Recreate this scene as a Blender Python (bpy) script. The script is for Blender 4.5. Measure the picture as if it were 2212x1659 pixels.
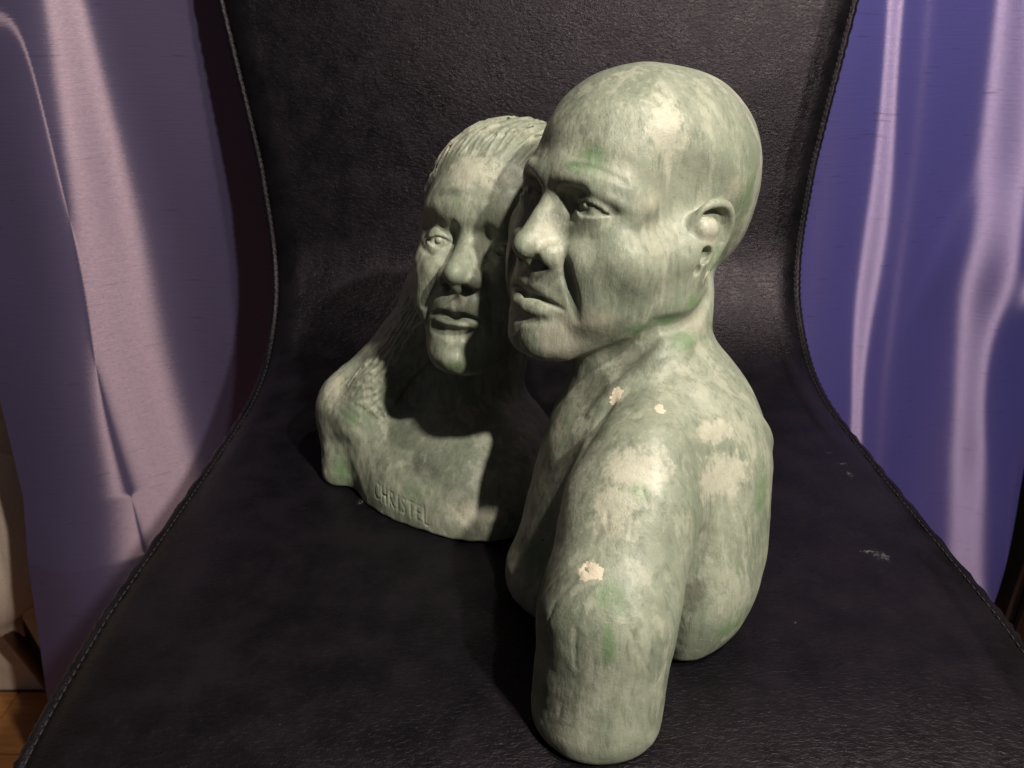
import bpy, bmesh, math, random
import numpy as np
from mathutils import Vector, Matrix
for o in list(bpy.data.objects): bpy.data.objects.remove(o)
scene = bpy.context.scene
C0 = scene.collection
rng = np.random.default_rng(7)
# ---------------------------------------------------------------- camera
PITCH, CAM_H = math.radians(26), .283
cd = bpy.data.cameras.new('camera'); cam = bpy.data.objects.new('camera', cd); C0.objects.link(cam)
cam.location = (0, 0, CAM_H); cam.rotation_euler = (math.pi/2-PITCH, 0, 0)
cd.sensor_width = 36; cd.lens = 36*1736/2212; cd.clip_start = .01; cd.clip_end = 50
cd.dof.use_dof = True; cd.dof.focus_distance = .37; cd.dof.aperture_fstop = 20.
scene.camera = cam
# ---------------------------------------------------------------- room light: a dim warm room and the bulbs of one ceiling lamp
w = bpy.data.worlds.new('World'); scene.world = w; w.use_nodes = True
w.node_tree.nodes['Background'].inputs[0].default_value = (.97, .92, 1, 1)
w.node_tree.nodes['Background'].inputs[1].default_value = .036
def lamp(name, loc, target, energy, size, col):
    l = bpy.data.lights.new(name, 'AREA'); l.shape = 'DISK'; l.size = size; l.energy = energy; l.color = col
    o = bpy.data.objects.new(name, l); C0.objects.link(o); o.location = loc
    o.rotation_euler = (Vector(target)-Vector(loc)).to_track_quat('-Z', 'Y').to_euler(); return o
lamp('ceiling_bulb', (.55, -.35, .95), (.02, .4, .1), 16.5, .045, (1, .93, .80))
lamp('ceiling_bulb', (.42, -.05, 1.2), (.02, .4, .1), 11.5, .045, (1, .91, .78))
scene.view_settings.view_transform = 'Standard'; scene.view_settings.look = 'None'
scene.view_settings.exposure = 0; scene.view_settings.gamma = 1
scene.cycles.use_denoising = True; scene.cycles.max_bounces = 6

def tag(o, label=None, cat=None, kind=None):
    if label: o['label'] = label
    if cat: o['category'] = cat
    if kind: o['kind'] = kind
    return o
def empty(name, loc=(0, 0, 0)):
    o = bpy.data.objects.new(name, None); C0.objects.link(o); o.location = loc; o.empty_display_size = .02; return o
def mesh_obj(name, V, F, mat, parent=None, smooth=True):
    me = bpy.data.meshes.new(name); me.from_pydata([tuple(map(float, v)) for v in V], [], [tuple(map(int, f)) for f in F]); me.update()
    if smooth: me.polygons.foreach_set('use_smooth', [True]*len(me.polygons))
    if mat: me.materials.append(mat)
    o = bpy.data.objects.new(name, me); C0.objects.link(o); o.parent = parent; return o
def plain(name, col, rough=.6):
    m = bpy.data.materials.new(name); m.use_nodes = True; b = m.node_tree.nodes['Principled BSDF']
    b.inputs['Base Color'].default_value = (*col, 1); b.inputs['Roughness'].default_value = rough; return m
# ---------------------------------------------------------------- clay modelling: smooth distance fields meshed by surface nets
def smin(a, b, k):
    h = np.maximum(k-np.abs(a-b), 0)/k
    return np.minimum(a, b)-h*h*k*.25
def smax(a, b, k): return -smin(-a, -b, k)
def euler(rx, ry, rz):
    rx, ry, rz = [math.radians(v) for v in (rx, ry, rz)]
    cx, sx, cy, sy, cz, sz = math.cos(rx), math.sin(rx), math.cos(ry), math.sin(ry), math.cos(rz), math.sin(rz)
    return np.array([[cz, -sz, 0], [sz, cz, 0], [0, 0, 1.]])@np.array([[cy, 0, sy], [0, 1, 0], [-sy, 0, cy]])@np.array([[1, 0, 0], [0, cx, -sx], [0, sx, cx]])
def ell(c, r, rot=(0, 0, 0)):
    c = np.array(c, float); r = np.array(r, float); R = euler(*rot)
    def f(p):
        q = (p-c)@R
        k0 = np.sqrt(((q/r)**2).sum(1)); k1 = np.sqrt(((q/r**2)**2).sum(1))
        return k0*(k0-1)/np.maximum(k1, 1e-9)
    return f, c, r.max()
def cone(a, b, ra, rb):
    a = np.array(a, float); b = np.array(b, float); ab = b-a; L2 = ab@ab
    def f(p):
        t = np.clip(((p-a)@ab)/L2, 0, 1)
        return np.sqrt(((p-a-t[:, None]*ab)**2).sum(1))-(ra+(rb-ra)*t)
    return f, (a+b)/2, math.sqrt(L2)/2+max(ra, rb)
def tube(pts, rad):
    P = np.array(pts, float); n = len(P); rad = np.ones(n)*rad if np.isscalar(rad) else np.array(rad, float)[:n]
    if len(rad) < n: rad = np.interp(np.arange(n), np.linspace(0, n-1, len(rad)), rad)
    c = (P.min(0)+P.max(0))/2; Q = P-c; A = Q[:-1]; AB = Q[1:]-A; L2 = (AB**2).sum(1)+1e-9; aab = (A*AB).sum(1); aa = (A**2).sum(1)
    r0 = rad[:-1]; dr = rad[1:]-r0
    def f(p):
        p = p-c
        u = p@AB.T-aab; t = np.clip(u/L2, 0, 1)
        d2 = (p*p).sum(1)[:, None]-2*(p@A.T)+aa-2*t*u+t*t*L2
        return (np.sqrt(np.maximum(d2, 0))-(r0+dr*t)).min(1)
    return f, c, np.sqrt((Q**2).sum(1)).max()+rad.max()
def spline(pts, n=4):                                               # Catmull-Rom through the points
    P = np.array(pts, float); P = np.vstack([2*P[0]-P[1], P, 2*P[-1]-P[-2]]); out = []
    for i in range(1, len(P)-2):
        for t in np.arange(n)/n:
            out.append(.5*(2*P[i]+(P[i+1]-P[i-1])*t+(2*P[i-1]-5*P[i]+4*P[i+1]-P[i+2])*t*t+(3*P[i]-P[i-1]-3*P[i+1]+P[i+2])*t**3))
    return np.array(out+[P[-2]])

class Clay:
    def __init__(self): self.ops = []; self.frame = (np.eye(3), np.zeros(3), 1.)
    def add(self, prim, k=4., mir=False): self.ops.append(('+', prim, k, mir, self.frame))
    def cut(self, prim, k=4., mir=False): self.ops.append(('-', prim, k, mir, self.frame))
    def keep(self, fn, k=2.): self.ops.append(('&', (fn, None, None), k, False, self.frame))   # intersection with a half space
    def warp(self, fn, prim_c, R): self.ops.append(('~', (fn, np.array(prim_c, float), R), 0, False, self.frame))  # adds fn(p) to the distance
    def eval(self, P, c=None, rad=None, mg=.012):
        d = np.full(len(P), 1e3); cache = {}
        for kind, (fn, pc, pr), k, mir, fr in self.ops:
            R, t, s = fr
            if c is not None and pc is not None:
                lc = (c-t)@R/s
                if mir: lc[0] = abs(lc[0])
                if np.linalg.norm(lc-pc) > (pr+k)*1.25+rad/s: continue
            key = (id(fr), mir)
            if key not in cache:
                q = (P-t)@R/s
                if mir: q = q.copy(); q[:, 0] = np.abs(q[:, 0])
                cache[key] = q
            q = cache[key]; m = None
            if pc is not None and (c is None or pr < 40):           # only the points near the shape, and near enough to the surface to matter
                near = ((q-pc)**2).sum(1) < ((pr+k)*1.25+(mg/s if c is None else 1.5))**2
                if c is not None: near &= (d > -.0025-.3*k*s) if kind == '+' else (d < .0025+.3*k*s)
                m = np.flatnonzero(near)
                if not len(m): continue
                q = q[m]
            v = fn(q)*s; k = k*s; dd = d if m is None else d[m]
            if kind == '+': dd = smin(dd, v, k)
            elif kind == '-': dd = smax(dd, -v, k)
            elif kind == '&': dd = smax(dd, v, k)
            else: dd = dd+v
            if m is None: d = dd
            else: d[m] = dd
        return d
    def strand(self, P, r, k, cut=False):                           # a thin tube laid in short pieces
        for i in range(0, len(P)-1, 2): (self.cut if cut else self.add)(tube(P[i:i+3], r if np.isscalar(r) else r[i:i+3]), k)
    def snap(self, pts, off=0., it=7):                              # frame-local points pulled to the surface (plus off)
        R, t, sc = self.frame
        p = np.array(pts, float); e = .25
        for _ in range(it):
            W = p@R.T*sc+t
            d = self.eval(W)/sc-off
            g = np.stack([(self.eval((p+v)@R.T*sc+t)/sc-off-d)/e for v in np.eye(3)*e], 1)
            n = np.maximum((g**2).sum(1), .2)
            p = p-np.clip(d/n, -6, 6)[:, None]*g
        return p
    def groove(self, pts, r, depth, k=3., mir=False, n=4):          # a furrow of the given depth along the surface
        P = spline(pts, n); r = np.interp(np.linspace(0, 1, len(P)), np.linspace(0, 1, len(np.atleast_1d(r))), np.atleast_1d(r))
        dp = np.interp(np.linspace(0, 1, len(P)), np.linspace(0, 1, len(np.atleast_1d(depth))), np.atleast_1d(depth))
        P0 = self.snap(P); e = self.snap(P, 2.)-P0; P = P0+e/2*(r-dp)[:, None]
        self.cut(tube(P, r), k, mir)
    def ridge(self, pts, r, height, k=3., mir=False, n=4):
        P = spline(pts, n); r = np.interp(np.linspace(0, 1, len(P)), np.linspace(0, 1, len(np.atleast_1d(r))), np.atleast_1d(r))
        dp = np.interp(np.linspace(0, 1, len(P)), np.linspace(0, 1, len(np.atleast_1d(height))), np.atleast_1d(height))
        P0 = self.snap(P); e = self.snap(P, 2.)-P0; P = P0+e/2*(dp-r)[:, None]
        self.add(tube(P, r), k, mir)
    def mesh(self, lo, hi, h, B=16):                                # metres in, verts and quads out
        lo = np.array(lo, float); hi = np.array(hi, float); nb = np.ceil((hi-lo)/(h*B)).astype(int)
        half = h*B*math.sqrt(3)/2
        g = np.stack(np.meshgrid(*[np.arange(n) for n in nb], indexing='ij'), -1).reshape(-1, 3)
        cen = lo+(g+.5)*h*B
        dc = self.eval(cen, mg=half*2.5)
        act = g[np.abs(dc) < half*1.6+.002]
        ar = np.arange(B+1); loc = np.stack(np.meshgrid(ar, ar, ar, indexing='ij'), -1).reshape(-1, 3)
        N = nb*B+2; key = lambda v: (v[:, 0]*N[1]+v[:, 1])*N[2]+v[:, 2]
        Vk, Vp, Q = [], [], []
        for b in act:
            c = lo+(b+.5)*h*B
            P = lo+(b*B+loc)*h
            D = self.eval(P, c, half+h).reshape(B+1, B+1, B+1)
            s = D < 0
            if s.all() or not s.any(): continue
            # cells with a sign change
            cs = np.zeros((B, B, B), int)
            for i in (0, 1):
                for j in (0, 1):
                    for k in (0, 1): cs += s[i:B+i, j:B+j, k:B+k]
            cell = np.argwhere((cs > 0) & (cs < 8))
            if len(cell):
                acc = np.zeros((len(cell), 3)); cnt = np.zeros(len(cell))
                for ax in range(3):
                    o1, o2 = [a for a in range(3) if a != ax]
                    for u in (0, 1):
                        for w in (0, 1):
                            p0 = cell.copy(); p0[:, o1] += u; p0[:, o2] += w
                            p1 = p0.copy(); p1[:, ax] += 1
                            a = D[tuple(p0.T)]; bb = D[tuple(p1.T)]
                            m = (a < 0) != (bb < 0)
                            t = np.where(m, a/np.where(m, a-bb, 1), 0)
                            q = p0.astype(float); q[:, ax] += t
                            acc[m] += q[m]; cnt[m] += 1
                Vp.append(lo+(b*B+acc/cnt[:, None])*h); Vk.append(key(b*B+cell))
            for ax in range(3):                                     # quads round each crossed edge
                o1, o2 = (ax+1) % 3, (ax+2) % 3
                sl0 = [slice(0, B)]*3; sl1 = [slice(0, B)]*3; sl1[ax] = slice(1, B+1)
                a = s[tuple(sl0)]; bb = s[tuple(sl1)]
                e = np.argwhere(a != bb)
                if not len(e): continue
                inside = a[tuple(e.T)]; e = e+b*B
                e1 = np.eye(3, dtype=int)[o1]; e2 = np.eye(3, dtype=int)[o2]
                q = np.stack([key(e-e1-e2), key(e-e2), key(e), key(e-e1)], 1)
                q[~inside] = q[~inside][:, ::-1]
                Q.append(q)
        Vk = np.concatenate(Vk); Vp = np.concatenate(Vp); Q = np.concatenate(Q)
        o = np.argsort(Vk); Vk = Vk[o]; Vp = Vp[o]
        idx = np.clip(np.searchsorted(Vk, Q), 0, len(Vk)-1)
        ok = (Vk[idx] == Q).all(1)
        return Vp, idx[ok]
def clay_mesh(build, lo, hi, h): return build().mesh(lo, hi, h)
def clay_object(name, build, lo, hi, h, mat, parent=None):
    V, F = clay_mesh(build, lo, hi, h)
    me = bpy.data.meshes.new(name)
    me.vertices.add(len(V)); me.vertices.foreach_set('co', V.astype(np.float32).ravel())
    me.loops.add(F.size); me.loops.foreach_set('vertex_index', F.astype(np.int32).ravel())
    me.polygons.add(len(F)); me.polygons.foreach_set('loop_start', np.arange(0, F.size, 4, dtype=np.int32))
    me.polygons.foreach_set('use_smooth', np.ones(len(F), bool))
    me.update(calc_edges=True)
    me.materials.append(mat)
    o = bpy.data.objects.new(name, me); bpy.context.scene.collection.objects.link(o); o.parent = parent
    return o
# ---------------------------------------------------------------- the man's head, in millimetres of a life-size head: x to his right, y forward, z up, 0 between the eyes
def eye_parts(S, c, R=12.5, up=5.2, low=4.2, half=14., tilt=0., hood=0.):
    c = np.array(c, float)
    def lids(p):
        q = p-c
        u = q[:, 0]/half; a = np.clip(1-u*u, -1, 1)
        zu = up*a+tilt*u; zl = -low*a+tilt*u
        ap = np.maximum(q[:, 2]-zu, zl-q[:, 2])*.85
        r = np.sqrt((q**2).sum(1))-(R+2.3+hood*np.clip((q[:, 2]-zu)/8, 0, 1))
        return smax(r, -ap, 1.2)
    S.add((lids, c, R+3), 1.6, True)
    def ball(p):
        q = p-c; return np.sqrt((q**2).sum(1))-R
    S.add((ball, c, R), .4, True)

def man_head(S):
    A, C = S.add, S.cut
    # skull and face masses
    A(ell((0, -6, 30), (69, 88, 72)), 10)
    A(ell((0, -18, 42), (65, 68, 61)), 24)
    A(ell((0, 34, 38), (56, 54, 53)), 30)
    A(ell((0, 36, -22), (60, 54, 78)), 16)
    A(ell((0, 60, -60), (40, 32, 50)), 18)
    A(cone((51, 13, -56), (18, 73, -97), 20, 17), 18, True)
    A(ell((0, -46, 0), (58, 44, 54)), 20)
    A(cone((53, 8, -16), (50, 11, -54), 19, 20), 22, True)
    A(ell((38, 44, -54), (27, 36, 30)), 24, True)                    # cheek flesh
    A(ell((0, 80, -100), (21, 17, 16)), 12)
    A(ell((9, 87, -101), (13, 12, 12)), 8, True)
    A(ell((45, 58, -27), (20, 20, 16), (0, 0, -30)), 24, True)       # cheekbone
    A(cone((46, 56, -26), (62, 12, -12), 12, 10), 30, True)           # zygomatic arch
    C(ell((84, 46, 20), (16, 26, 26)), 30, True)                     # temple hollow

    # brow and sockets
    A(tube(spline([(0, 86, 16), (14, 90, 17), (32, 85.5, 19.5), (46, 72.5, 17), (56, 57, 8)]), [6.8]*8+[5.8]*4+[5.4, 5, 4.6, 4.2, 3.8]), 16, True)
    A(ell((0, 84, 22), (16, 9, 12)), 14)
    C(ell((30, 99, 0), (20, 18, 14), (0, 0, -18)), 8, True)
    C(ell((18, 96, 0), (7, 14, 11)), 7, True)
    eye_parts(S, (31.5, 76, 1.2), 13, 5.0, 4.2, 15, -1.2, .6)
    C(tube(spline([(16, 88, 5), (24, 92, 10.5), (34, 93, 11.5), (46, 83, 7), (53, 72, -1)]), 1.3), 2.2, True)   # lid crease
    A(tube(spline([(36, 88, 14), (46, 80, 11), (53, 69, 5), (55, 64, 0)]), 2.4), 8, True)      # hooding fold at the outer corner
    A(tube(spline([(20, 82, -9.5), (30, 85, -12.5), (42, 78, -10.5), (49, 69, -5)]), 3.4), 10, True)   # bag under the eye
    C(ell((31, 89.6, .8), (5.4, 2.0, 4.8)), .8, True)                # carved iris
    A(ell((31, 88.2, 3.4), (2.6, 2.2, 2.6)), .6, True)
    # nose
    A(tube([(0, 84, 12), (0, 92, 0), (0, 102, -16), (0, 109, -28)], [8, 6, 6.2, 7.4]), 6)
    A(cone((0, 86, -6), (0, 94, -31), 9, 15), 9)
    A(ell((0, 109.5, -33), (8.4, 9.5, 8.6)), 6)
    A(ell((16.5, 94.5, -36), (7.6, 12, 9.5), (8, 0, 14)), 5, True)
    C(ell((11.5, 100, -45), (6.5, 11, 5.4), (-6, 0, 22)), 1.2, True)
    C(tube(spline([(25.5, 96, -27), (27, 92, -36), (24, 87, -45)]), 1.6), 4, True)
    A(cone((0, 106, -41), (0, 95, -47), 4, 4.5), 3)
    # mouth
    A(ell((0, 72, -66), (34, 25, 30)), 16)
    A(ell((10, 91, -53.5), (14, 9, 10), (0, 0, -14)), 8, True)
    A(tube(spline([(0, 97, -61), (8, 97, -60), (20, 91, -62.5), (32, 80.5, -69)]), [4, 4, 4, 4, 4, 4, 4, 4, 3.4, 3, 2.4, 2, 1.6]), 4, True)
    A(tube(spline([(0, 96.5, -75.5), (11, 95, -75.5), (21, 89, -75), (31, 81, -73)]), [7.8, 7.8, 7.6, 7.4, 7, 6.6, 6.2, 5.6, 5, 4.2, 3.4, 2.8, 2.2]), 2.4, True)
    S.groove([(0, 103, -67.5), (10, 101, -67), (20, 95, -68.5), (29.5, 88, -71)], [2.8, 2.7, 2.3, 1.1], [4., 3.8, 2.8, .5], 1.4, True)
    A(ell((0, 85.5, -88), (24, 13, 14)), 10)
    S.groove([(0, 97, -86), (8, 95, -86), (16, 90, -84)], [4, 4, 3], [1, .9, .3], 4, True)
    # folds from nose to mouth
    A(tube(spline([(31, 84, -32), (37, 80, -44), (41, 75, -58), (42, 71, -72)]), 8), 14, True)
    S.groove([(25, 94, -28), (29.5, 91, -40), (34, 86.5, -53), (37, 82, -65), (38.5, 78, -74)], [2.2, 4.4, 5.2, 4, 2], [1.2, 3.6, 4.0, 2.0, .2], 3.2, True)
    S.groove([(20, 92, 25), (36, 88, 28), (50, 74, 22)], [2, 2.2, 1.4], [.3, .8, .2], 3, True)
    # ear, flattened against the head
    def E(*p): return [(x-4.5, y+9, z-2) for x, y, z in p]
    A(ell(E((70, -8, -10))[0], (8, 14, 26), (10, 0, 10)), 8, True)
    A(tube(spline(E((71, 9, -2), (75, 9, 9), (79, 1, 19), (81, -13, 19), (81, -21, 8), (79.5, -20, -10), (77, -13, -26), (74, -3, -38))), [3.4]*8+[4]*12+[3.6]*9), 4, True)
    C(tube(spline(E((80.5, 4, 11), (83, -6, 13.5), (84.5, -15, 8), (83.5, -17, -5))), [4, 4.4, 4.6, 4.6, 4.6, 4.6, 4.4, 4.2, 3.8, 3.4, 3, 2.6, 2][:13]), 2.2, True)
    A(ell(E((78, -1, 2))[0], (7.5, 11, 9)), 2.4, True)
    C(ell(E((80.5, -1, -16))[0], (5, 7, 7)), 3.5, True)
    C(ell(E((79, 2, -26))[0], (5, 4, 6.5)), 3, True)
    A(ell(E((71, 10, -19))[0], (5, 4, 7)), 5, True)                 # tragus
    A(ell(E((72, 0, -39))[0], (6, 9, 9)), 5, True)                  # lobe
def woman_head(S):
    A, C = S.add, S.cut
    A(ell((0, -12, 32), (72, 94, 74)), 10)
    A(ell((0, 36, 40), (60, 54, 62)), 24)
    A(ell((0, 36, -22), (56, 52, 82)), 18)
    A(ell((0, 58, -60), (40, 32, 50)), 18)
    A(cone((46, 8, -62), (14, 72, -104), 18, 16), 20, True)
    A(ell((32, 53, -44), (23, 26, 27)), 20, True)
    A(ell((0, 79, -109), (17, 16, 14)), 12)
    A(ell((39, 60, -26), (20, 20, 15), (0, 0, -30)), 20, True)
    # brow and sockets
    A(tube(spline([(0, 83, 14), (14, 84, 18), (32, 80, 22), (47, 67, 17), (56, 54, 4)]), 5), 26, True)
    C(ell((32, 97.5, -9), (18, 15, 12), (0, 0, -18)), 7, True)
    C(ell((17, 96, -6), (7.5, 14.5, 13)), 6, True)
    eye_parts(S, (31, 72.4, -9.5), 12.6, 4.0, 5.6, 13.5, .2, 1.4)
    C(tube(spline([(14, 88, -12), (17, 91, -3), (25, 93, 4), (34, 92, 6), (45, 83, 2), (52, 71, -6)]), [2.4, 2.8, 2.6, 2.4, 2.2, 1.8]), 2.5, True)
    A(tube(spline([(20, 81, -17), (30, 84, -18.5), (42, 77, -16.5), (49, 68, -11)]), 2.2), 6, True)
    S.groove([(16, 88, -16), (27, 88, -23), (41, 80.5, -21), (50, 70, -15)], [1.8, 3, 2.5, 1.5], [1.2, 1.6, .9, .3], 3, True)
    C(ell((31, 85.6, -11), (6, 2.6, 5.2)), .8, True)
    A(ell((31, 84.2, -8.6), (2.8, 2.2, 2.8)), .6, True)
    # nose
    A(tube([(0, 81, 8), (0, 86, -4), (0, 97, -19), (0, 108, -33)], [7.5, 6.4, 7.2, 8.6]), 7)
    A(cone((0, 82, -8), (0, 94, -35), 9, 14), 9)
    A(ell((0, 110, -37), (8.8, 9.5, 8.6)), 6)
    A(ell((13.8, 96, -40), (6.8, 12, 8.4), (0, 0, 12)), 5, True)
    C(ell((9.5, 102, -50), (5.5, 9, 4.8), (0, 0, 16)), 1.4, True)
    C(tube(spline([(24.5, 96, -32), (25.5, 91, -42), (22, 87, -50)]), 1.5), 4, True)
    A(cone((0, 106, -46), (0, 95, -53), 4, 4.5), 3)
    # mouth
    A(ell((0, 70, -73), (32, 25, 28)), 16)
    A(ell((10, 90, -61), (14, 9, 10), (0, 0, -14)), 8, True)
    S.groove([(0, 101, -50), (0, 101, -58), (0, 101, -63)], [2.4, 3, 2.6], [.6, 1.6, .6], 4)
    A(tube(spline([(0, 95, -66.5), (8, 95.5, -65), (17, 90.5, -67.5), (26, 82, -73)]), [3.4, 3.4, 3.4, 3.6, 3.6, 3.6, 3.4, 3.4, 3, 3, 2.4, 2, 1.6]), 3.5, True)
    A(tube(spline([(0, 94.5, -78.5), (10, 93, -78.5), (18, 88.5, -77.5), (25, 82, -75)]), [5.4, 5.4, 5.4, 5.2, 5, 4.8, 4.4, 4, 3.6, 3.4, 2.8, 2.2, 1.8]), 3, True)
    S.groove([(0, 103, -72.5), (10, 101, -71.5), (19, 95, -72.5), (27, 88, -75)], [2.6, 2.5, 2.1, 1.], [3.4, 3.2, 2.4, .4], 1.4, True)
    S.groove([(0, 97, -86), (10, 94, -86), (20, 86, -83)], [5, 5, 4], [3, 2.6, .6], 5, True)
    S.groove([(29, 84, -71), (31, 83, -76), (30, 82, -82)], [2.5, 3.5, 2.5], [1., 2.2, .5], 4, True)
    A(tube(spline([(30, 82, -36), (37, 76, -48), (40, 71, -65)]), 8), 18, True)
    S.groove([(24, 94, -34), (29, 89, -47), (35, 83, -65)], [2.2, 3.6, 2.4], [.8, 1.3, .2], 5, True)
# ---------------------------------------------------------------- materials
class NT:
    def __init__(self, name):
        self.m = bpy.data.materials.new(name); self.m.use_nodes = True; self.t = self.m.node_tree
        self.b = self.t.nodes['Principled BSDF']; self.L = self.t.links.new
        self.co = self.t.nodes.new('ShaderNodeTexCoord').outputs['Object']
    def n(self, typ, **kw):
        x = self.t.nodes.new('ShaderNode'+typ)
        for k, v in kw.items(): setattr(x, k, v)
        return x
    def put(self, sock, v):
        if hasattr(v, 'links') or isinstance(v, bpy.types.NodeSocket): self.L(v, sock)
        else: sock.default_value = (*v, 1) if isinstance(v, tuple) and len(v) == 3 and sock.type == 'RGBA' else v
    def mapped(self, scale, rot=(0, 0, 0), vec=None):
        x = self.n('Mapping'); x.inputs['Scale'].default_value = scale; x.inputs['Rotation'].default_value = [math.radians(a) for a in rot]
        self.L(vec or self.co, x.inputs['Vector']); return x.outputs[0]
    def noise(self, scale, detail=4, rough=.55, vec=None, dist=0.):
        x = self.n('TexNoise'); x.inputs['Scale'].default_value = scale; x.inputs['Detail'].default_value = detail
        x.inputs['Roughness'].default_value = rough; x.inputs['Distortion'].default_value = dist
        self.L(vec or self.co, x.inputs['Vector']); return x.outputs['Fac']
    def voro(self, scale, vec=None, feature='F1'):
        x = self.n('TexVoronoi', feature=feature); x.inputs['Scale'].default_value = scale; self.L(vec or self.co, x.inputs['Vector']); return x.outputs['Distance']
    def math(self, op, a, b=0., clamp=False):
        x = self.n('Math', operation=op, use_clamp=clamp); self.put(x.inputs[0], a); self.put(x.inputs[1], b); return x.outputs[0]
    def ramp(self, v, lo, hi, a=0., b=1.):
        x = self.n('MapRange', interpolation_type='SMOOTHSTEP'); self.put(x.inputs['Value'], v)
        for k, q in (('From Min', lo), ('From Max', hi), ('To Min', a), ('To Max', b)): x.inputs[k].default_value = q
        return x.outputs['Result']
    def mix(self, f, a, b):
        x = self.n('Mix', data_type='RGBA'); self.put(x.inputs[0], f); self.put(x.inputs[6], a); self.put(x.inputs[7], b); return x.outputs[2]
    def attr(self, name): return self.n('Attribute', attribute_name=name).outputs['Fac']
    def bump(self, h, strength, dist, prev=None):
        x = self.n('Bump'); x.inputs['Strength'].default_value = strength; x.inputs['Distance'].default_value = dist; self.L(h, x.inputs['Height'])
        if prev: self.L(prev, x.inputs['Normal'])
        return x.outputs[0]
    def out(self, **kw):
        for k, v in kw.items(): self.put(self.b.inputs[k.replace('_', ' ')], v)
        return self.m
def patina():
    t = NT('green_grey_patina')
    warp = t.n('Mix', data_type='VECTOR'); warp.inputs[0].default_value = .003
    nv = t.n('TexNoise'); nv.inputs['Scale'].default_value = 70; nv.inputs['Detail'].default_value = 4; t.L(t.co, nv.inputs['Vector'])
    t.L(t.co, warp.inputs[4]); t.L(nv.outputs['Color'], warp.inputs[5]); wv = warp.outputs[1]
    down = t.noise(1, 6, .68, t.mapped((260, 260, 34), (6, 9, 0), wv)); slant = t.noise(1, 6, .68, t.mapped((300, 300, 40), (10, 52, 15), wv))
    where = t.ramp(t.noise(14, 2, .5), .47, .53)
    x = t.n('Mix', data_type='FLOAT'); t.L(where, x.inputs[0]); t.L(down, x.inputs[2]); t.L(slant, x.inputs[3]); brush = x.outputs[0]
    broad = t.noise(1, 4, .6, t.mapped((85, 85, 22), (12, 20, 0), wv)); blotch = t.noise(30, 6, .66, wv); grit = t.noise(650, 5, .75); mid = t.noise(190, 6, .72, wv)
    col = t.mix(t.ramp(blotch, .38, .62), (.200, .222, .168), (.285, .303, .235))
    col = t.mix(t.math('MULTIPLY', t.ramp(broad, .52, .60), .6), col, (.385, .395, .315))
    col = t.mix(t.math('MULTIPLY', t.ramp(broad, .46, .36), .5), col, (.185, .225, .160))
    col = t.mix(t.math('MULTIPLY', t.ramp(brush, .52, .68), .45), col, (.42, .43, .34))
    col = t.mix(t.math('MULTIPLY', t.ramp(brush, .48, .35), .5), col, (.125, .14, .105))
    col = t.mix(t.math('MULTIPLY', t.ramp(mid, .60, .68), .4), col, (.13, .14, .105))
    col = t.mix(t.math('MULTIPLY', t.ramp(t.noise(21, 4, .6, t.mapped((1, 1, 1.5), (0, 0, 40), wv)), .56, .68), .4), col, (.44, .385, .315))
    nz = t.math('ADD', t.math('MULTIPLY', t.math('SUBTRACT', t.noise(210, 6, .75, wv), .5), 1.7), t.math('MULTIPLY', t.math('SUBTRACT', brush, .5), 1.3))
    def mask(name, lo=.35, hi=.75): return t.ramp(t.math('ADD', t.attr(name), t.math('MULTIPLY', nz, t.ramp(t.attr(name), 0, .3))), lo, hi)
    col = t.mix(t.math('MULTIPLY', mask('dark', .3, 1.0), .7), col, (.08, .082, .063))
    col = t.mix(t.math('MULTIPLY', mask('green', .35, 1.1), .75), col, (.115, .195, .09))
    col = t.mix(t.math('MULTIPLY', mask('pale', .35, .9), .55), col, (.56, .53, .43))
    col = t.mix(mask('chip', .56, .62), col, (.64, .56, .44))
    col = t.mix(t.math('MULTIPLY', t.ramp(grit, .64, .72), .5), col, (.58, .57, .45))
    col = t.mix(t.math('MULTIPLY', t.ramp(grit, .36, .28), .5), col, (.10, .105, .08))
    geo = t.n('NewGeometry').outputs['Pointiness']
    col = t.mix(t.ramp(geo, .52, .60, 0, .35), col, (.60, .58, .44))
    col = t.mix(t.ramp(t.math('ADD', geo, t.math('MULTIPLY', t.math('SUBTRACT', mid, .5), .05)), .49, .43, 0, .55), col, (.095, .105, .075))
    b = t.bump(grit, .35, .0005); b = t.bump(brush, .55, .0009, b); b = t.bump(mid, .3, .0008, b); b = t.bump(t.attr('chip'), .5, .0006, b)
    return t.out(Base_Color=col, Roughness=t.ramp(mid, .3, .7, .40, .62), Normal=b, Specular_IOR_Level=.5, Coat_Weight=.10, Coat_Roughness=.3)
def leather_mat():
    t = NT('black_leather')
    v = t.mapped((250, 520, 520)); wr = t.noise(1, 4, .62, v, 1.2)
    pores = t.noise(900, 3, .6)
    b = t.bump(wr, .42, .0012); b = t.bump(pores, .25, .0004, b); b = t.bump(t.noise(16, 3, .5), .3, .004, b)
    col = t.mix(t.ramp(t.noise(30, 4, .6), .3, .7), (.003, .003, .004), (.007, .006, .008))
    col = t.mix(t.ramp(t.math('ADD', t.attr('scuff'), t.math('MULTIPLY', t.math('SUBTRACT', t.noise(520, 6, .8), .5), 2.2)), .82, 1.2, 0, .26), col, (.40, .40, .43))
    return t.out(Base_Color=col, Roughness=t.ramp(t.noise(60, 4, .6), .3, .7, .31, .42), Normal=b, Specular_IOR_Level=.22, Specular_Tint=(1, .84, .97))
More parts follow.
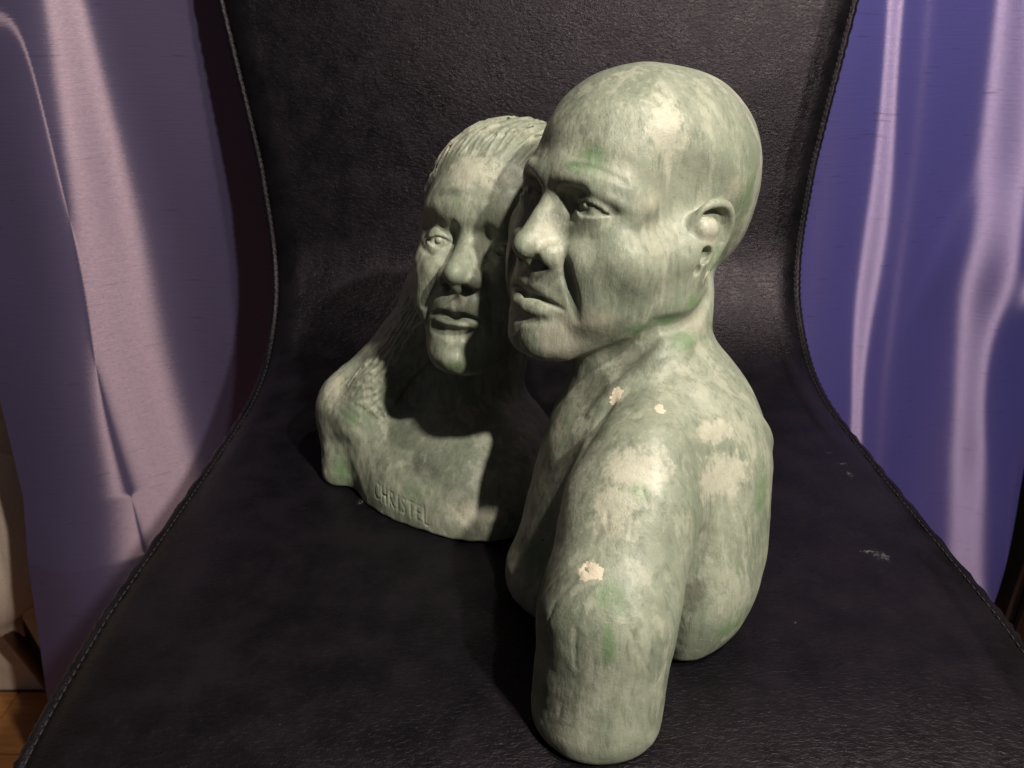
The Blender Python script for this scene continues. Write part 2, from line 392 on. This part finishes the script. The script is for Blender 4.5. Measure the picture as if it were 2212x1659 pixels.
def satin_mat(name, c0, c1, gloss, amount):
    t = NT(name)
    weave = t.noise(1, 3, .6, t.mapped((60, 60, 1500))); slub = t.noise(1, 2, .5, t.mapped((26, 26, 480)))
    line = t.math('MULTIPLY', t.ramp(slub, .68, .74), .5)
    col = t.mix(t.ramp(t.noise(1, 3, .5, t.mapped((3, 3, 1))), .3, .7), c0, c1)
    col = t.mix(line, col, (.02, .015, .05))
    b = t.bump(weave, .35, .0005); b = t.bump(slub, .25, .0008, b)
    t.out(Base_Color=col, Roughness=.6, Normal=b, Specular_IOR_Level=.3)
    g = t.n('BsdfAnisotropic'); g.inputs['Color'].default_value = (*gloss, 1); g.inputs['Roughness'].default_value = .5; g.inputs['Anisotropy'].default_value = .68
    tg = t.n('Tangent', direction_type='RADIAL', axis='Z'); t.L(tg.outputs[0], g.inputs['Tangent']); t.L(b, g.inputs['Normal'])
    m_ = t.n('MixShader'); t.put(m_.inputs[0], t.math('MULTIPLY', t.math('SUBTRACT', 1., t.math('MULTIPLY', line, .7)), amount))
    t.L(t.b.outputs[0], m_.inputs[1]); t.L(g.outputs[0], m_.inputs[2]); t.L(m_.outputs[0], t.t.nodes['Material Output'].inputs['Surface'])
    return t.m
# ---------------------------------------------------------------- the sculpture
def frame_of(yaw, pitch, roll, t, s):
    yaw, pitch, roll = map(math.radians, (yaw, pitch, roll))
    F = np.array([-math.sin(yaw)*math.cos(pitch), -math.cos(yaw)*math.cos(pitch), math.sin(pitch)])
    X = np.cross(F, [0, 0, 1.]); X /= np.linalg.norm(X); Z = np.cross(X, F)
    X2 = X*math.cos(roll)+Z*math.sin(roll); Z2 = -X*math.sin(roll)+Z*math.cos(roll)
    return np.stack([X2, F, Z2], 1), np.array(t, float), s*.001
MM = (np.eye(3), np.zeros(3), .001)
VOX = .0007
def lumps(amp, f):                                                  # the unevenness of hand-modelled clay
    def fn(p):
        x, y, z = p.T*f
        return amp*(np.sin(x+1.7*np.sin(y*.7+1)+z*.3)*np.sin(y*1.1+1.3*np.sin(z*.8))*np.sin(z+1.5*np.sin(x*.6+2))+.5*np.sin(2.1*x+z)*np.sin(2.3*y-x)*np.sin(1.9*z+y))
    return fn

def build_man():
    S = Clay(); S.frame = frame_of(52.9, 12, 0, (.0620, .388, .188), .62)
    man_head(S); A, C = S.add, S.cut
    hf = S.frame; S.frame = MM
    A(cone((71, 374, 150), (67, 350, 100), 27, 30), 9)             # neck
    A(cone((58, 364, 142), (50, 350, 90), 22, 26), 10)
    A(ell((82, 350, 66), (47, 60, 62)), 14)                         # back
    A(ell((84, 330, 30), (40, 52, 46)), 18)                         # lower back
    A(ell((46, 342, 46), (34, 46, 60)), 22)                         # chest
    A(cone((46, 342, 90), (30, 334, 12), 18, 33), 16)
    A(cone((84, 350, 102), (58, 302, 99), 25, 24), 16)              # near shoulder
    A(cone((51, 289, 80), (40.5, 262, 50), 30, 28), 12)
    A(cone((40.5, 262, 50), (36.8, 255, 4), 28.5, 29), 8)
    A(ell((80, 302, 14), (22, 24, 26)), 12)
    A(cone((70, 345, 140), (50, 322, 84), 8, 7), 8)                 # tendon of the neck
    S.groove([(50, 326, 118), (40, 308, 104), (30, 296, 88), (22, 288, 72)], [2, 2.6, 2.6, 2], [.8, 2, 2, .5], 3)
    S.groove([(80, 303, 66), (78, 292, 50), (74, 286, 30), (70, 280, 8)], [5, 8, 8, 6], [1, 5, 5, 3], 6)      # armpit
    S.ridge([(74, 322, 125), (92, 326, 108), (112, 335, 92), (124, 345, 80)], [4, 4, 3], [.4, 1.2, .4], 5)
    S.frame = hf
    S.groove([(-62, -14, -56), (-58, 14, -82), (-44, 44, -104), (-24, 66, -116)], [7, 9, 9, 7], [3, 6, 6, 2], 4)   # under the jaw
    S.frame = MM
    for i in range(34):                                             # knife and brush marks of the modelling
        a = rng.uniform(-1, 1); h_ = rng.uniform(20, 125); x_, y_ = 70+45*a, 290-20*(1-a*a) if a > 0 else 240
        d_ = np.array([rng.normal(0, .35), 0, -1.]); p_ = np.array([x_, y_+rng.uniform(0, 20), h_]); L_ = rng.uniform(5, 16)
        S.groove([p_, p_+d_*L_*.5, p_+d_*L_], [.5, .9, .4], [.05, rng.uniform(.12, .3), .05], 1., n=2)
    S.ridge([(84, 342, 142), (68, 332, 124), (52, 326, 106)], [4, 4, 3], [1, 2, 1], 4)
    S.ridge([(70, 334, 140), (56, 330, 122), (42, 328, 104)], [3, 3, 2], [.6, 1.2, .6], 3)
    S.warp(lumps(.75, .07), (60, 330, 110), 260)
    S.warp(lumps(.10, .3), (60, 330, 110), 260)
    S.keep(lambda p: -p[:, 2]+.4+np.interp(p[:, 1], [180, 190, 220, 250, 290, 330], [-15, -12.5, -6.2, -1.5, -.3, 0])+.4*np.sin(p[:, 0]*.3)*np.sin(p[:, 1]*.4), 6)
    return S
LETTERS = {'C': [[(.9, .9), (.5, 1), (.1, .7), (.05, .3), (.4, 0), (.9, .1)]], 'H': [[(.1, 0), (.1, 1)], [(.8, 0), (.8, 1)], [(.1, .5), (.8, .5)]],
           'R': [[(.1, 0), (.1, 1), (.7, .9), (.75, .6), (.1, .5)], [(.3, .5), (.85, 0)]], 'I': [[(.5, 0), (.5, 1)]],
           'S': [[(.85, .9), (.4, 1), (.15, .75), (.75, .4), (.7, .05), (.1, .05)]], 'T': [[(.5, 0), (.5, 1)], [(.05, 1), (.95, .97)]],
           'E': [[(.85, 1), (.2, 1), (.2, 0), (.85, 0)], [(.2, .5), (.7, .5)]], 'L': [[(.2, 1.05), (.2, -.05), (.95, -.1)]]}
def build_woman():
    S = Clay(); S.frame = frame_of(20.9, 22, 1, (-.0040, .453, .151), .60)
    woman_head(S); A, C = S.add, S.cut
    hf = S.frame
    # hair combed back from the forehead
    def cap(p):
        q = p-np.array([0, -16, 40.]); r = np.array([82, 100, 81.])
        k0 = np.sqrt(((q/r)**2).sum(1)); k1 = np.sqrt(((q/r**2)**2).sum(1)); d = k0*(k0-1)/np.maximum(k1, 1e-9)
        yl = np.interp(p[:, 2], [-70, 0, 26, 44, 58, 70], [16, 26, 44, 62, 84, 120])+1.5*np.sin(p[:, 0]*.35)
        return smax(d, (p[:, 1]-yl)*.75, 5)
    A((cap, np.array([0, -16, 40.]), 98), 3)
    S.frame = MM
    A(cone((-14, 466, 120), (-30, 462, 50), 30, 36), 14)
    A(ell((-37, 452, -2), (66, 68, 64)), 14)
    A(ell((-18, 440, 0), (52, 68, 58)), 14)
    A(ell((-104, 464, 34), (22, 23, 28)), 18)
    A(ell((-84, 448, 22), (22, 24, 30)), 14)
    A(cone((-104, 460, 34), (-107, 445, 4), 20, 16), 8)
    A(tube(spline([(-38, 490, 118), (-62, 482, 82), (-85, 474, 60), (-104, 466, 44)]), [27, 26, 24, 22, 22, 22, 21, 20, 20, 20, 20, 19, 19][:13]), 10)   # hair on the shoulder
    A(tube(spline([(-34, 470, 126), (-48, 462, 100), (-66, 454, 80), (-86, 446, 60), (-98, 440, 44)]), [17, 17, 17, 17, 16, 16, 15, 15, 14, 14, 13, 13, 12, 11, 10, 9, 8]), 15)
    S.frame = hf
    S.ridge([(52, 62, 50), (61, 50, 38), (66, 40, 20), (68, 32, 0), (66, 26, -24)], [5, 8, 8, 7, 5], [2, 5.5, 5, 4, 1], 4)
    S.frame = MM
    # strands
    S.frame = hf
    r0 = np.random.default_rng(3)
    P = []
    for i in range(84):
        a = -1.25+2.25*(i+r0.uniform(-.8, .8))/83; tw = r0.uniform(-9, 5)
        x0 = 70*math.sin(a); z0 = 62-34*(1-math.cos(a))*1.9; y0 = 78*math.cos(a)-4
        j = r0.uniform(0, 30)*(i % 3 > 0)
        P.append(spline([(x0, y0-j, z0+j*.4), (x0*.98-6+tw, y0-26, z0+28), (x0*.9-12+tw, y0-58, z0+44), (x0*.7-14, y0-96, z0+40)], 4))
    n = len(P[0]); Q = S.snap(np.concatenate(P), 0., 9).reshape(len(P), n, 3)
    for i, q in enumerate(Q):
        q = q+r0.normal(0, .3, q.shape); rr = np.interp(np.linspace(0, 1, len(q)), [0, .15, .8, 1], [.3, 1, 1, .2]); S.strand(q, rr*(r0.uniform(1.6, 3.0) if i % 2 else r0.uniform(.8, 1.4)), 1.2, i % 2 == 0)
    S.frame = MM
    P = []
    for i in range(26):
        v = i/25; d = r0.uniform(-2, 2)
        P.append(spline([(-52+v*10+d, 472-v*44, 112-v*8), (-66+v*9, 464-v*40, 92-v*8+d), (-84+v*12+d, 456-v*34, 72-v*10), (-100+v*20, 452-v*26+d, 60-v*8-d)], 4))
    n = len(P[0]); Q = S.snap(np.concatenate(P), 0., 9).reshape(len(P), n, 3)
    for i, q in enumerate(Q):
        q = q+r0.normal(0, .4, q.shape); rr = np.interp(np.linspace(0, 1, len(q)), [0, .1, .6, 1], [.2, 1, .9, .2]); S.strand(q, rr*r0.uniform(.9, 1.9), 1.2)
    S.warp(lumps(.3, .2), (-30, 440, 110), 260)
    # lettering scratched into the base of the chest
    x = -82.5
    for ch, wd in zip('CHRISTEL', (4.9, 4.9, 4.7, 2.6, 4.7, 4.8, 4.3, 5.)):
        for st in LETTERS[ch]:
            pts = spline([(x+u*wd*.74, 368, 6.5+v*9-.11*(x+48)) for u, v in st], 3) if len(st) > 3 and ch in 'CS' else np.array([(x+u*wd*.74, 368, 6.5+v*9-.11*(x+48)) for u, v in st])
            W = pts.copy()
            for _ in range(30): W[:, 1] += np.clip(S.eval(W*.001)*1000*.8, -3, 3)
            C(tube(W, .5), .4)
            pass
        x += wd
    S.keep(lambda p: -p[:, 2]+.6+.5*np.sin(p[:, 0]*.4)*np.sin(p[:, 0]*.17+1), 2)
    return S
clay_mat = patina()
bust = empty('bust_sculpture', (.04, .33, 0))
tag(bust, 'green grey patinated sculpture of a bald man and a long haired woman cheek to cheek', 'sculpture')
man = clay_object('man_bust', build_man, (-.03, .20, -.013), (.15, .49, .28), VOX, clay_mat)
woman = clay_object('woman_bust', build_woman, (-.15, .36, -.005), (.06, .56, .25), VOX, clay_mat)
man['label'] = 'bald man facing left with one arm cut off above the elbow'
woman['label'] = 'woman with combed back hair over her shoulder and a name scratched on the base'
MARKS = {
    ('man_bust', 'green'): [((33, 344, 221), (9, 10, 7)), ((26, 345, 217), (6, 8, 3)), ((57, 334, 147), (9, 9, 4)), ((70, 339, 150), (9, 9, 4)), ((82, 345, 156), (7, 8, 5)), ((79, 337, 140), (9, 9, 6)), ((92, 352, 168), (6, 8, 12)),
        ((38.5, 243, 73), (7.5, 7, 7)), ((37, 233, 57), (3, 8, 15)), ((51, 270, 104), (5, 7, 4)), ((114, 309, 78), (7, 12, 16)), ((100, 286, 22), (16, 12, 8)), ((106, 372, 200), (8, 14, 16)), ((14, 309, 60), (8, 14, 24)), ((10, 316, 35), (10, 12, 12))],
    ('man_bust', 'chip'): [((32.5, 252, 79), (5, 6, 2.2)), ((29, 251.5, 77), (4, 5, 1.6)), ((63, 303, 123), (2.6, 4, 4)), ((88, 348, 166), (3, 5, 4)), ((14, 229, 34), (1.2, 1.5, 1.5)), ((47, 322, 120), (3, 4, 5))],
    ('man_bust', 'pale'): [((64, 348, 233), (10, 12, 18)), ((51, 277, 110), (14, 12, 9)), ((40, 268, 98), (9, 10, 14)), ((89, 296, 94), (20, 20, 10)), ((15, 344, 187), (6, 6, 9)), ((87, 346, 190), (6, 6, 7)), ((84, 305, 112), (24, 8, 5)), ((45, 335, 180), (6, 5, 5)), ((24, 343, 145), (7, 6, 6))],  # pale paint patches; the forehead one paints in a highlight
    ('man_bust', 'dark'): [((36, 332, 118), (12, 14, 12)), ((56, 334, 134), (14, 14, 8)), ((81, 281, 42), (8, 8, 9)), ((16, 262, 62), (7, 14, 34)), ((22, 344, 207), (12, 8, 5)), ((20, 345, 196), (5, 5, 8)), ((16, 342, 170), (8, 8, 5)), ((20, 240, 20), (8, 14, 14))],  # dark patina wash, plus shade painted into sockets, under nose, neck and armpit
    ('woman_bust', 'green'): [((-29, 380, 108), (8, 9, 4)), ((-107, 428, 14), (9, 12, 14)), ((-95, 436, 50), (12, 10, 6)), ((-60, 386, 24), (8, 8, 8))],
    ('woman_bust', 'pale'): [((-112, 452, 60), (8, 12, 10)), ((-20, 420, 200), (16, 14, 8)), ((-26, 392, 140), (6, 6, 6)), ((-20, 378, 18), (18, 8, 9))],
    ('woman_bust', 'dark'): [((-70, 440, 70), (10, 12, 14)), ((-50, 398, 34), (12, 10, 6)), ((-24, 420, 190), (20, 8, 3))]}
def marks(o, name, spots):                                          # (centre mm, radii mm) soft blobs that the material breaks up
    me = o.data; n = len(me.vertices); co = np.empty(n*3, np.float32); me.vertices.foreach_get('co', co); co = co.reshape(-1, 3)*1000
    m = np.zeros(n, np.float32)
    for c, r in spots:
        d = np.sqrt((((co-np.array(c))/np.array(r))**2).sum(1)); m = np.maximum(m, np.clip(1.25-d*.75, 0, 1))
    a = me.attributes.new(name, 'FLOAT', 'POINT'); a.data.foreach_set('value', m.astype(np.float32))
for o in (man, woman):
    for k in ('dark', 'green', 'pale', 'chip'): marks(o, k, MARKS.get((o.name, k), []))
for o in (man, woman):
    o.parent = bust; o.location = -bust.location
# ---------------------------------------------------------------- chair: one leather sling from seat to back
leather = leather_mat()
CX = .021
prof = spline([(.02, -.135), (.07, -.082), (.13, -.038), (.19, -.0125), (.25, -.0015), (.33, 0), (.45, 0), (.56, .002), (.62, .022), (.665, .07), (.685, .14), (.70, .22), (.72, .32), (.745, .45)], 26)
def halfw(y, z):
    return float(np.interp(z, [0, .05, .10, .15, .20, .28, .45], [.229, .229, .233, .238, .246, .260, .287])) if y > .56 else float(np.interp(y, [0, .2, .32, .45, .56], [.228, .231, .235, .231, .229]))
chair = empty('leather_chair', (CX, .4, -.74))
tag(chair, 'black leather chair whose narrow waisted back and seat carry the sculpture', 'chair')
T = np.gradient(prof, axis=0); T /= np.linalg.norm(T, axis=1)[:, None]; PN = np.stack([-T[:, 1], T[:, 0]], 1)
EDGE = [(0, -.0150), (-.0007, -.0115), (.0003, -.0078), (.0022, -.0062), (.0040, -.0058), (.0052, -.0070), (.0062, -.0072), (.0074, -.0056), (.0105, -.0036), (.015, -.0016), (.020, -.0004), (.026, 0)]
def chair_surface():
    V, F, sec = [], [], []
    for d, h in EDGE: sec.append((-1, d, h, 0))
    for u in np.linspace(-1, 1, 171)[1:-1]: sec.append((u, 0, 0, 1))
    for d, h in EDGE[::-1]: sec.append((1, d, h, 0))
    sec += [(1, .012, -.019, 0), (-1, .012, -.019, 0)]
    n = len(sec); s = 0
    for i, ((y, z), nn) in enumerate(zip(prof, PN)):
        hw = halfw(y, z)
        if i: s += math.hypot(y-prof[i-1][0], z-prof[i-1][1])
        pk = .0004*math.sin(s*1100+.8*math.sin(s*160))              # the hem puckers between its stitches
        for u, d, h, mid in sec:
            x = (hw-.026)*u if mid else u*(hw-d+(pk if d < .008 else 0))
            hh = h+(.0010*math.sin(x*19+1)*math.sin(s*13) if mid else (pk*.6 if d < .008 else 0))
            if not mid and d >= .015: hh = h
            V.append((CX+x, y+nn[0]*hh, z+nn[1]*hh))
    for i in range(len(prof)-1):
        for j in range(n):
            a = i*n+j; b = i*n+(j+1) % n; F.append((a, b, b+n, a+n))
    return V, F
V, F = chair_surface()
sling = mesh_obj('seat_cover', V, F, leather, chair); sling.location = -chair.location
SCUFF = [(.2058, .3596, .007, .010), (.2002, .3649, .009, .003), (.1989, .3457, .004, .004), (.2164, .4731, .006, .003), (.2195, .4598, .010, .003), (.2202, .4455, .004, .007), (-.128, .448, .006, .003),
         (-.153, .4345, .006, .003), (-.1234, .4063, .006, .003), (-.0931, .4137, .005, .006), (.1578, .3175, .006, .0012), (.1419, .3084, .003, .002), (-.0185, .2765, .003, .001), (-.101, .2476, .0016, .0016), (.15, .40, .003, .006), (.18, .31, .002, .002)]
co = np.array(V); m = np.zeros(len(co))
for x, y, rx, ry in SCUFF: m = np.maximum(m, np.clip(1.1-np.hypot((co[:, 0]-x)/rx, (co[:, 1]-y)/ry)*.6, 0, 1)*(np.abs(co[:, 2]) < .01))
at = sling.data.attributes.new('scuff', 'FLOAT', 'POINT'); at.data.foreach_set('value', m.astype(np.float32))
# stitches along both hems
thread = plain('grey_brown_thread', (.018, .015, .016), .7)
def little_bars(P0, P1, r):                                         # many short six-sided bars in one mesh
    V, F = [], []
    for a, b in zip(P0, P1):
        a, b = Vector(a), Vector(b); d = (b-a).normalized(); u = d.orthogonal().normalized(); v = d.cross(u); k = len(V)
        for q, rr in ((a, .4), (a+d*(b-a).length*.25, 1), (a+d*(b-a).length*.75, 1), (b, .4)):
            for i in range(6): V.append(q+(u*math.cos(i*math.pi/3)+v*math.sin(i*math.pi/3))*r*rr)
        for s in range(3):
            for i in range(6): F.append((k+s*6+i, k+s*6+(i+1) % 6, k+s*6+6+(i+1) % 6, k+s*6+6+i))
        F.append(tuple(k+5-i for i in range(6))); F.append(tuple(k+18+i for i in range(6)))
    return V, F
S_ = np.concatenate([[0], np.cumsum(np.hypot(*np.diff(prof, axis=0).T))])
def hem_point(side, s):
    y, z = np.interp(s, S_, prof[:, 0]), np.interp(s, S_, prof[:, 1]); nx, nz = np.interp(s, S_, PN[:, 0]), np.interp(s, S_, PN[:, 1])
    return CX+side*(halfw(y, z)-.0057), y-nx*.0064, z-nz*.0064
P0, P1 = [], []
for side in (-1, 1):
    for s in np.arange(.05, S_[-1]-.02, .0047):
        j = rng.uniform(-.0002, .0002); P0.append(hem_point(side, s+j)); P1.append(hem_point(side, s+.0034+j))
V, F = little_bars(P0, P1, .00042)
st = mesh_obj('hem_stitching', V, F, thread, chair); st.location = -chair.location; st['kind'] = 'stuff'
# the steel frame under the seat
steel = plain('dark_steel', (.05, .05, .055), .3); steel.node_tree.nodes['Principled BSDF'].inputs['Metallic'].default_value = 1
def rod(pts, r, name, mat, parent, seg=12):
    P = [Vector(p) for p in spline(pts, 6)]; V, F = [], []
    for i, p in enumerate(P):
        d = (P[min(i+1, len(P)-1)]-P[max(i-1, 0)]).normalized(); u = Vector((1, 0, 0)) if abs(d.x) < .9 else Vector((0, 1, 0)); u = (u-d*u.dot(d)).normalized(); v = d.cross(u)
        for k in range(seg): V.append(p+(u*math.cos(k*2*math.pi/seg)+v*math.sin(k*2*math.pi/seg))*r)
    for i in range(len(P)-1):
        for k in range(seg): F.append((i*seg+k, i*seg+(k+1) % seg, (i+1)*seg+(k+1) % seg, (i+1)*seg+k))
    F += [tuple(range(seg))[::-1], tuple(range((len(P)-1)*seg, len(P)*seg))]
    return mesh_obj(name, V, F, mat, parent)
for side in (-1, 1):
    o = rod([(CX+side*.17, .15, -.045), (CX+side*.17, .40, -.04), (CX+side*.17, .56, -.045), (CX+side*.19, .60, -.30), (CX+side*.20, .62, -.735)], .011, 'leg', steel, chair); o.location = -chair.location
    o = rod([(CX+side*.17, .18, -.05), (CX+side*.175, .17, -.30), (CX+side*.18, .15, -.735)], .011, 'leg', steel, chair); o.location = -chair.location

# ---------------------------------------------------------------- curtains, wall, floor and what shows at the edges
cool_lit_satin = satin_mat('purple_satin_cool_lit', (.047, .048, .22), (.078, .070, .28), (.85, .66, .90), .17)  # right curtain: cooler light painted into the colour of the cloth
purple_satin_warm_lit = satin_mat('purple_satin_warm_lit', (.060, .052, .125), (.086, .070, .145), (.88, .64, .72), .15)  # same cloth on the left, tinted for warmer light
def curtain(name, satin, x0, x1, y0, zlo, zhi, slope, level=1., anchor=0., left_edge=None, nx=380, nz=420):
    V, F = [], []; dx = (x1-x0)/nx
    for j in range(nz+1):
        z = zlo+(zhi-zlo)*j/nz; xs = x0+dx*np.arange(nx+1)
        s, W = slope(xs, z); s = s-level*(1-W)*s.mean()/(1-W).mean()      # folds keep the cloth hanging in one plane
        f = np.concatenate([[0], np.cumsum((s[1:]+s[:-1])/2)])*dx
        f = f-(np.interp(anchor, xs, f) if level < 1 else 0)
        f = f+.0010*np.sin(z*13+xs*9)+.0004*np.sin(z*23+xs*40)
        sh = (left_edge(z)-x0) if left_edge else 0
        for i in range(nx+1):
            V.append((xs[i]+sh*max(0, 1-(xs[i]-x0)/.3)**2, y0+f[i], z))
    for j in range(nz):
        for i in range(nx):
            a = j*(nx+1)+i; F.append((a, a+1, a+nx+2, a+nx+1))
    return mesh_obj(name, V, F, satin)
def win(x, c, w_, p=4): return np.exp(-np.abs((x-c)/w_)**p)
def slope_right(x, z):
    c1 = .391-.128*z+.003*np.sin(z*11); c2 = .531-.183*z+.004*np.sin(z*9)
    s = .36+.20*np.sin((x-c1)*30+.9)+.08*np.sin(x*71+z*6)-.30*np.exp(-((x-.47-.25*(z-.05))/.012)**2-((z-.03)/.07)**2)
    s = s+(.02-s)*win(x, c1+.032, .012, 2)
    g = .027-.01*z
    w1 = win(x, c1+.0015*np.sin(z*21), .0155*(1+.22*np.sin(z*15+1)), 2.2); w2 = win(x, c2+.003*np.sin(z*17), g*(1+.2*np.sin(z*12)), 2.2)
    s = s*(1-w1)*(1-w2)-.26*w1-.40*w2
    return s, np.clip(w1+w2, 0, 1)
def slope_left(x, z):
    c = -.392+.03*z+.002*np.sin(z*11); g = np.clip(.044-.09*z, .012, .07)
    s = -.02+.12*np.sin((x-c)*30+1.2)+.05*np.sin(x*61+z*2)
    w1 = win(x, c, g, 2.3); w2 = 0*x
    s = s*(1-w1)*(1-w2)+(.72+.02*np.sin(z*9))*w1+.50*w2
    return s, np.clip(w1+w2, 0, 1)
cr = curtain('curtain', cool_lit_satin, .02, .655, .845, -.72, .75, slope_right, 0., .44)
tag(cr, 'purple satin curtain right of the chair, cooler light painted into its blue', 'curtain')
cl = curtain('curtain', purple_satin_warm_lit, -.53, .035, .768, -.70, .75, slope_left, .999, -.27, lambda z: -.525-.15*np.clip(-.207-z, 0, .5))
tag(cl, 'purple satin curtain with one broad pale fold left of the chair, warmer light painted into its mauve', 'curtain')
for o in (cl, cr): o['group'] = 'satin curtains behind the chair'

def noisy(name, a, b, sc, rough=.6, bump=.1, vec=(1, 1, 1)):
    t = NT(name); n = t.noise(sc, 5, .6, t.mapped(vec)); return t.out(Base_Color=t.mix(t.ramp(n, .3, .7), a, b), Roughness=rough, Normal=t.bump(n, bump, .002))
wall_mat = noisy('cream_plaster', (.62, .50, .42), (.70, .57, .48), 60, .8)
V = [(-3, .96, -.74), (3, .96, -.74), (3, .96, 2), (-3, .96, 2), (-3, 1.06, -.74), (3, 1.06, -.74), (3, 1.06, 2), (-3, 1.06, 2)]
wl = mesh_obj('wall', V, [(0, 1, 2, 3), (5, 4, 7, 6), (3, 2, 6, 7), (0, 4, 5, 1), (0, 3, 7, 4), (1, 5, 6, 2)], wall_mat, smooth=False); wl['kind'] = 'structure'
wood_mat = noisy('orange_wood', (.30, .12, .035), (.42, .18, .06), 9, .45, .05, (1, 14, 1))
fl = empty('floor', (0, 0, -.74)); fl['kind'] = 'structure'
base = mesh_obj('floor_base', [(-3, -2, -.004), (3, -2, -.004), (3, 1.0, -.004), (-3, 1.0, -.004), (-3, -2, -.03), (3, -2, -.03), (3, 1.0, -.03), (-3, 1.0, -.03)], [(0, 1, 2, 3), (7, 6, 5, 4), (0, 4, 5, 1), (1, 5, 6, 2), (2, 6, 7, 3), (3, 7, 4, 0)], plain('dark_joint', (.05, .025, .012), .9), fl, False)
def box_mesh(name, sx, sy, sz, mat, b=.001):
    bm = bmesh.new(); bmesh.ops.create_cube(bm, size=1)
    for v in bm.verts: v.co = Vector((v.co.x*sx, v.co.y*sy, v.co.z*sz))
    bmesh.ops.bevel(bm, geom=bm.edges[:], offset=b, segments=1, affect='EDGES')
    me = bpy.data.meshes.new(name); bm.to_mesh(me); bm.free(); me.materials.append(mat); return me
bd = box_mesh('floorboard', .998, .118, .012, wood_mat)
for r in range(9):
    for c in range(3):
        o = bpy.data.objects.new('floorboard', bd); C0.objects.link(o); o.parent = fl; o.location = (-1.3+c+(.4 if r % 2 else 0), .895-r*.12, -.006+.002)
# upholstered armchair seen past the left edge of the curtain
cream = noisy('cream_upholstery', (.60, .49, .42), (.68, .56, .48), 300, .85, .3)
arm = empty('armchair', (-.74, .90, -.74)); tag(arm, 'pale rounded armchair on a dark tapered leg at the far left edge', 'armchair')
V, F = [], []
for j in range(17):
    t = j/16*math.pi; z = -.30-.115*math.cos(t); r = .10*math.sin(t)**.6+.004 if 0 < j < 16 else .004
    for i in range(32):
        a = i*2*math.pi/32; V.append((-.70+r*math.cos(a), .885+.45*r*math.sin(a), z-.10+.04*math.cos(a)))
for j in range(16):
    for i in range(32): F.append((j*32+i, j*32+(i+1) % 32, (j+1)*32+(i+1) % 32, (j+1)*32+i))
F += [tuple(range(32))[::-1], tuple(range(16*32, 17*32))]
o = mesh_obj('seat_shell', V, F, cream, arm); o.location = -arm.location
dw = noisy('dark_walnut', (.035, .016, .012), (.06, .028, .02), 30, .4)
def tapered(a, b, ra, rb, name, parent, mat, seg=16):
    a, b = Vector(a), Vector(b); d = (b-a).normalized(); u = d.orthogonal().normalized(); v = d.cross(u); V, F = [], []
    prof_ = [(0, ra*.7), (.02, ra), (.5, (ra+rb)/2), (.98, rb), (1, rb*.7)]
    for t, r in prof_:
        for i in range(seg): V.append(a.lerp(b, t)+(u*math.cos(i*2*math.pi/seg)+v*math.sin(i*2*math.pi/seg))*r)
    for j in range(len(prof_)-1):
        for i in range(seg): F.append((j*seg+i, j*seg+(i+1) % seg, (j+1)*seg+(i+1) % seg, (j+1)*seg+i))
    F += [tuple(range(seg))[::-1], tuple(range((len(prof_)-1)*seg, len(prof_)*seg))]
    return mesh_obj(name, V, F, mat, parent)
o = tapered((-.735, .88, -.45), (-.695, .91, -.738), .020, .008, 'leg', arm, dw); o.location = -arm.location
o = tapered((-.85, .88, -.45), (-.87, .91, -.738), .020, .008, 'leg', arm, dw); o.location = -arm.location
# added black boxes standing in for shade, and a turned post past the right edge of the curtain
blk = noisy('shade_black', (.012, .008, .009), (.02, .013, .014), 20, .35)  # near black that stands in for the shadowed gap
cb = empty('shade_boxes', (.86, .86, -.74)); tag(cb, 'nearly black boxes added for the deep shade beside the right hand curtain', 'shade filler')
for nm, (sx, sy, sz), loc in (('body', (.38, .10, 1.2), (0, .03, .60)), ('front_slab', (.36, .014, 1.1), (0, -.0275, .60)), ('top', (.40, .13, .02), (0, .02, 1.21))):
    o = bpy.data.objects.new(nm, box_mesh(nm, sx, sy, sz, blk, .003)); C0.objects.link(o); o.parent = cb; o.location = loc
po = empty('chair_post', (.675, .78, -.74)); tag(po, 'dark brown rounded wooden post at the right edge of the photo', 'post')
V, F = [], []; pr = [(-.40, .016), (-.365, .021), (-.345, .022), (-.30, .0225), (-.27, .022), (-.255, .018), (-.247, .010), (-.245, .002)]
pr = [(-.74, .014), (-.5, .015)]+pr
for z, r in pr:
    for i in range(24): V.append((.685+r*math.cos(i*math.pi/12), .78+r*math.sin(i*math.pi/12), z))
for j in range(len(pr)-1):
    for i in range(24): F.append((j*24+i, j*24+(i+1) % 24, (j+1)*24+(i+1) % 24, (j+1)*24+i))
F.append(tuple(range((len(pr)-1)*24, len(pr)*24)))
o = mesh_obj('turned_post', V, F, dw, po); o.location = -po.location
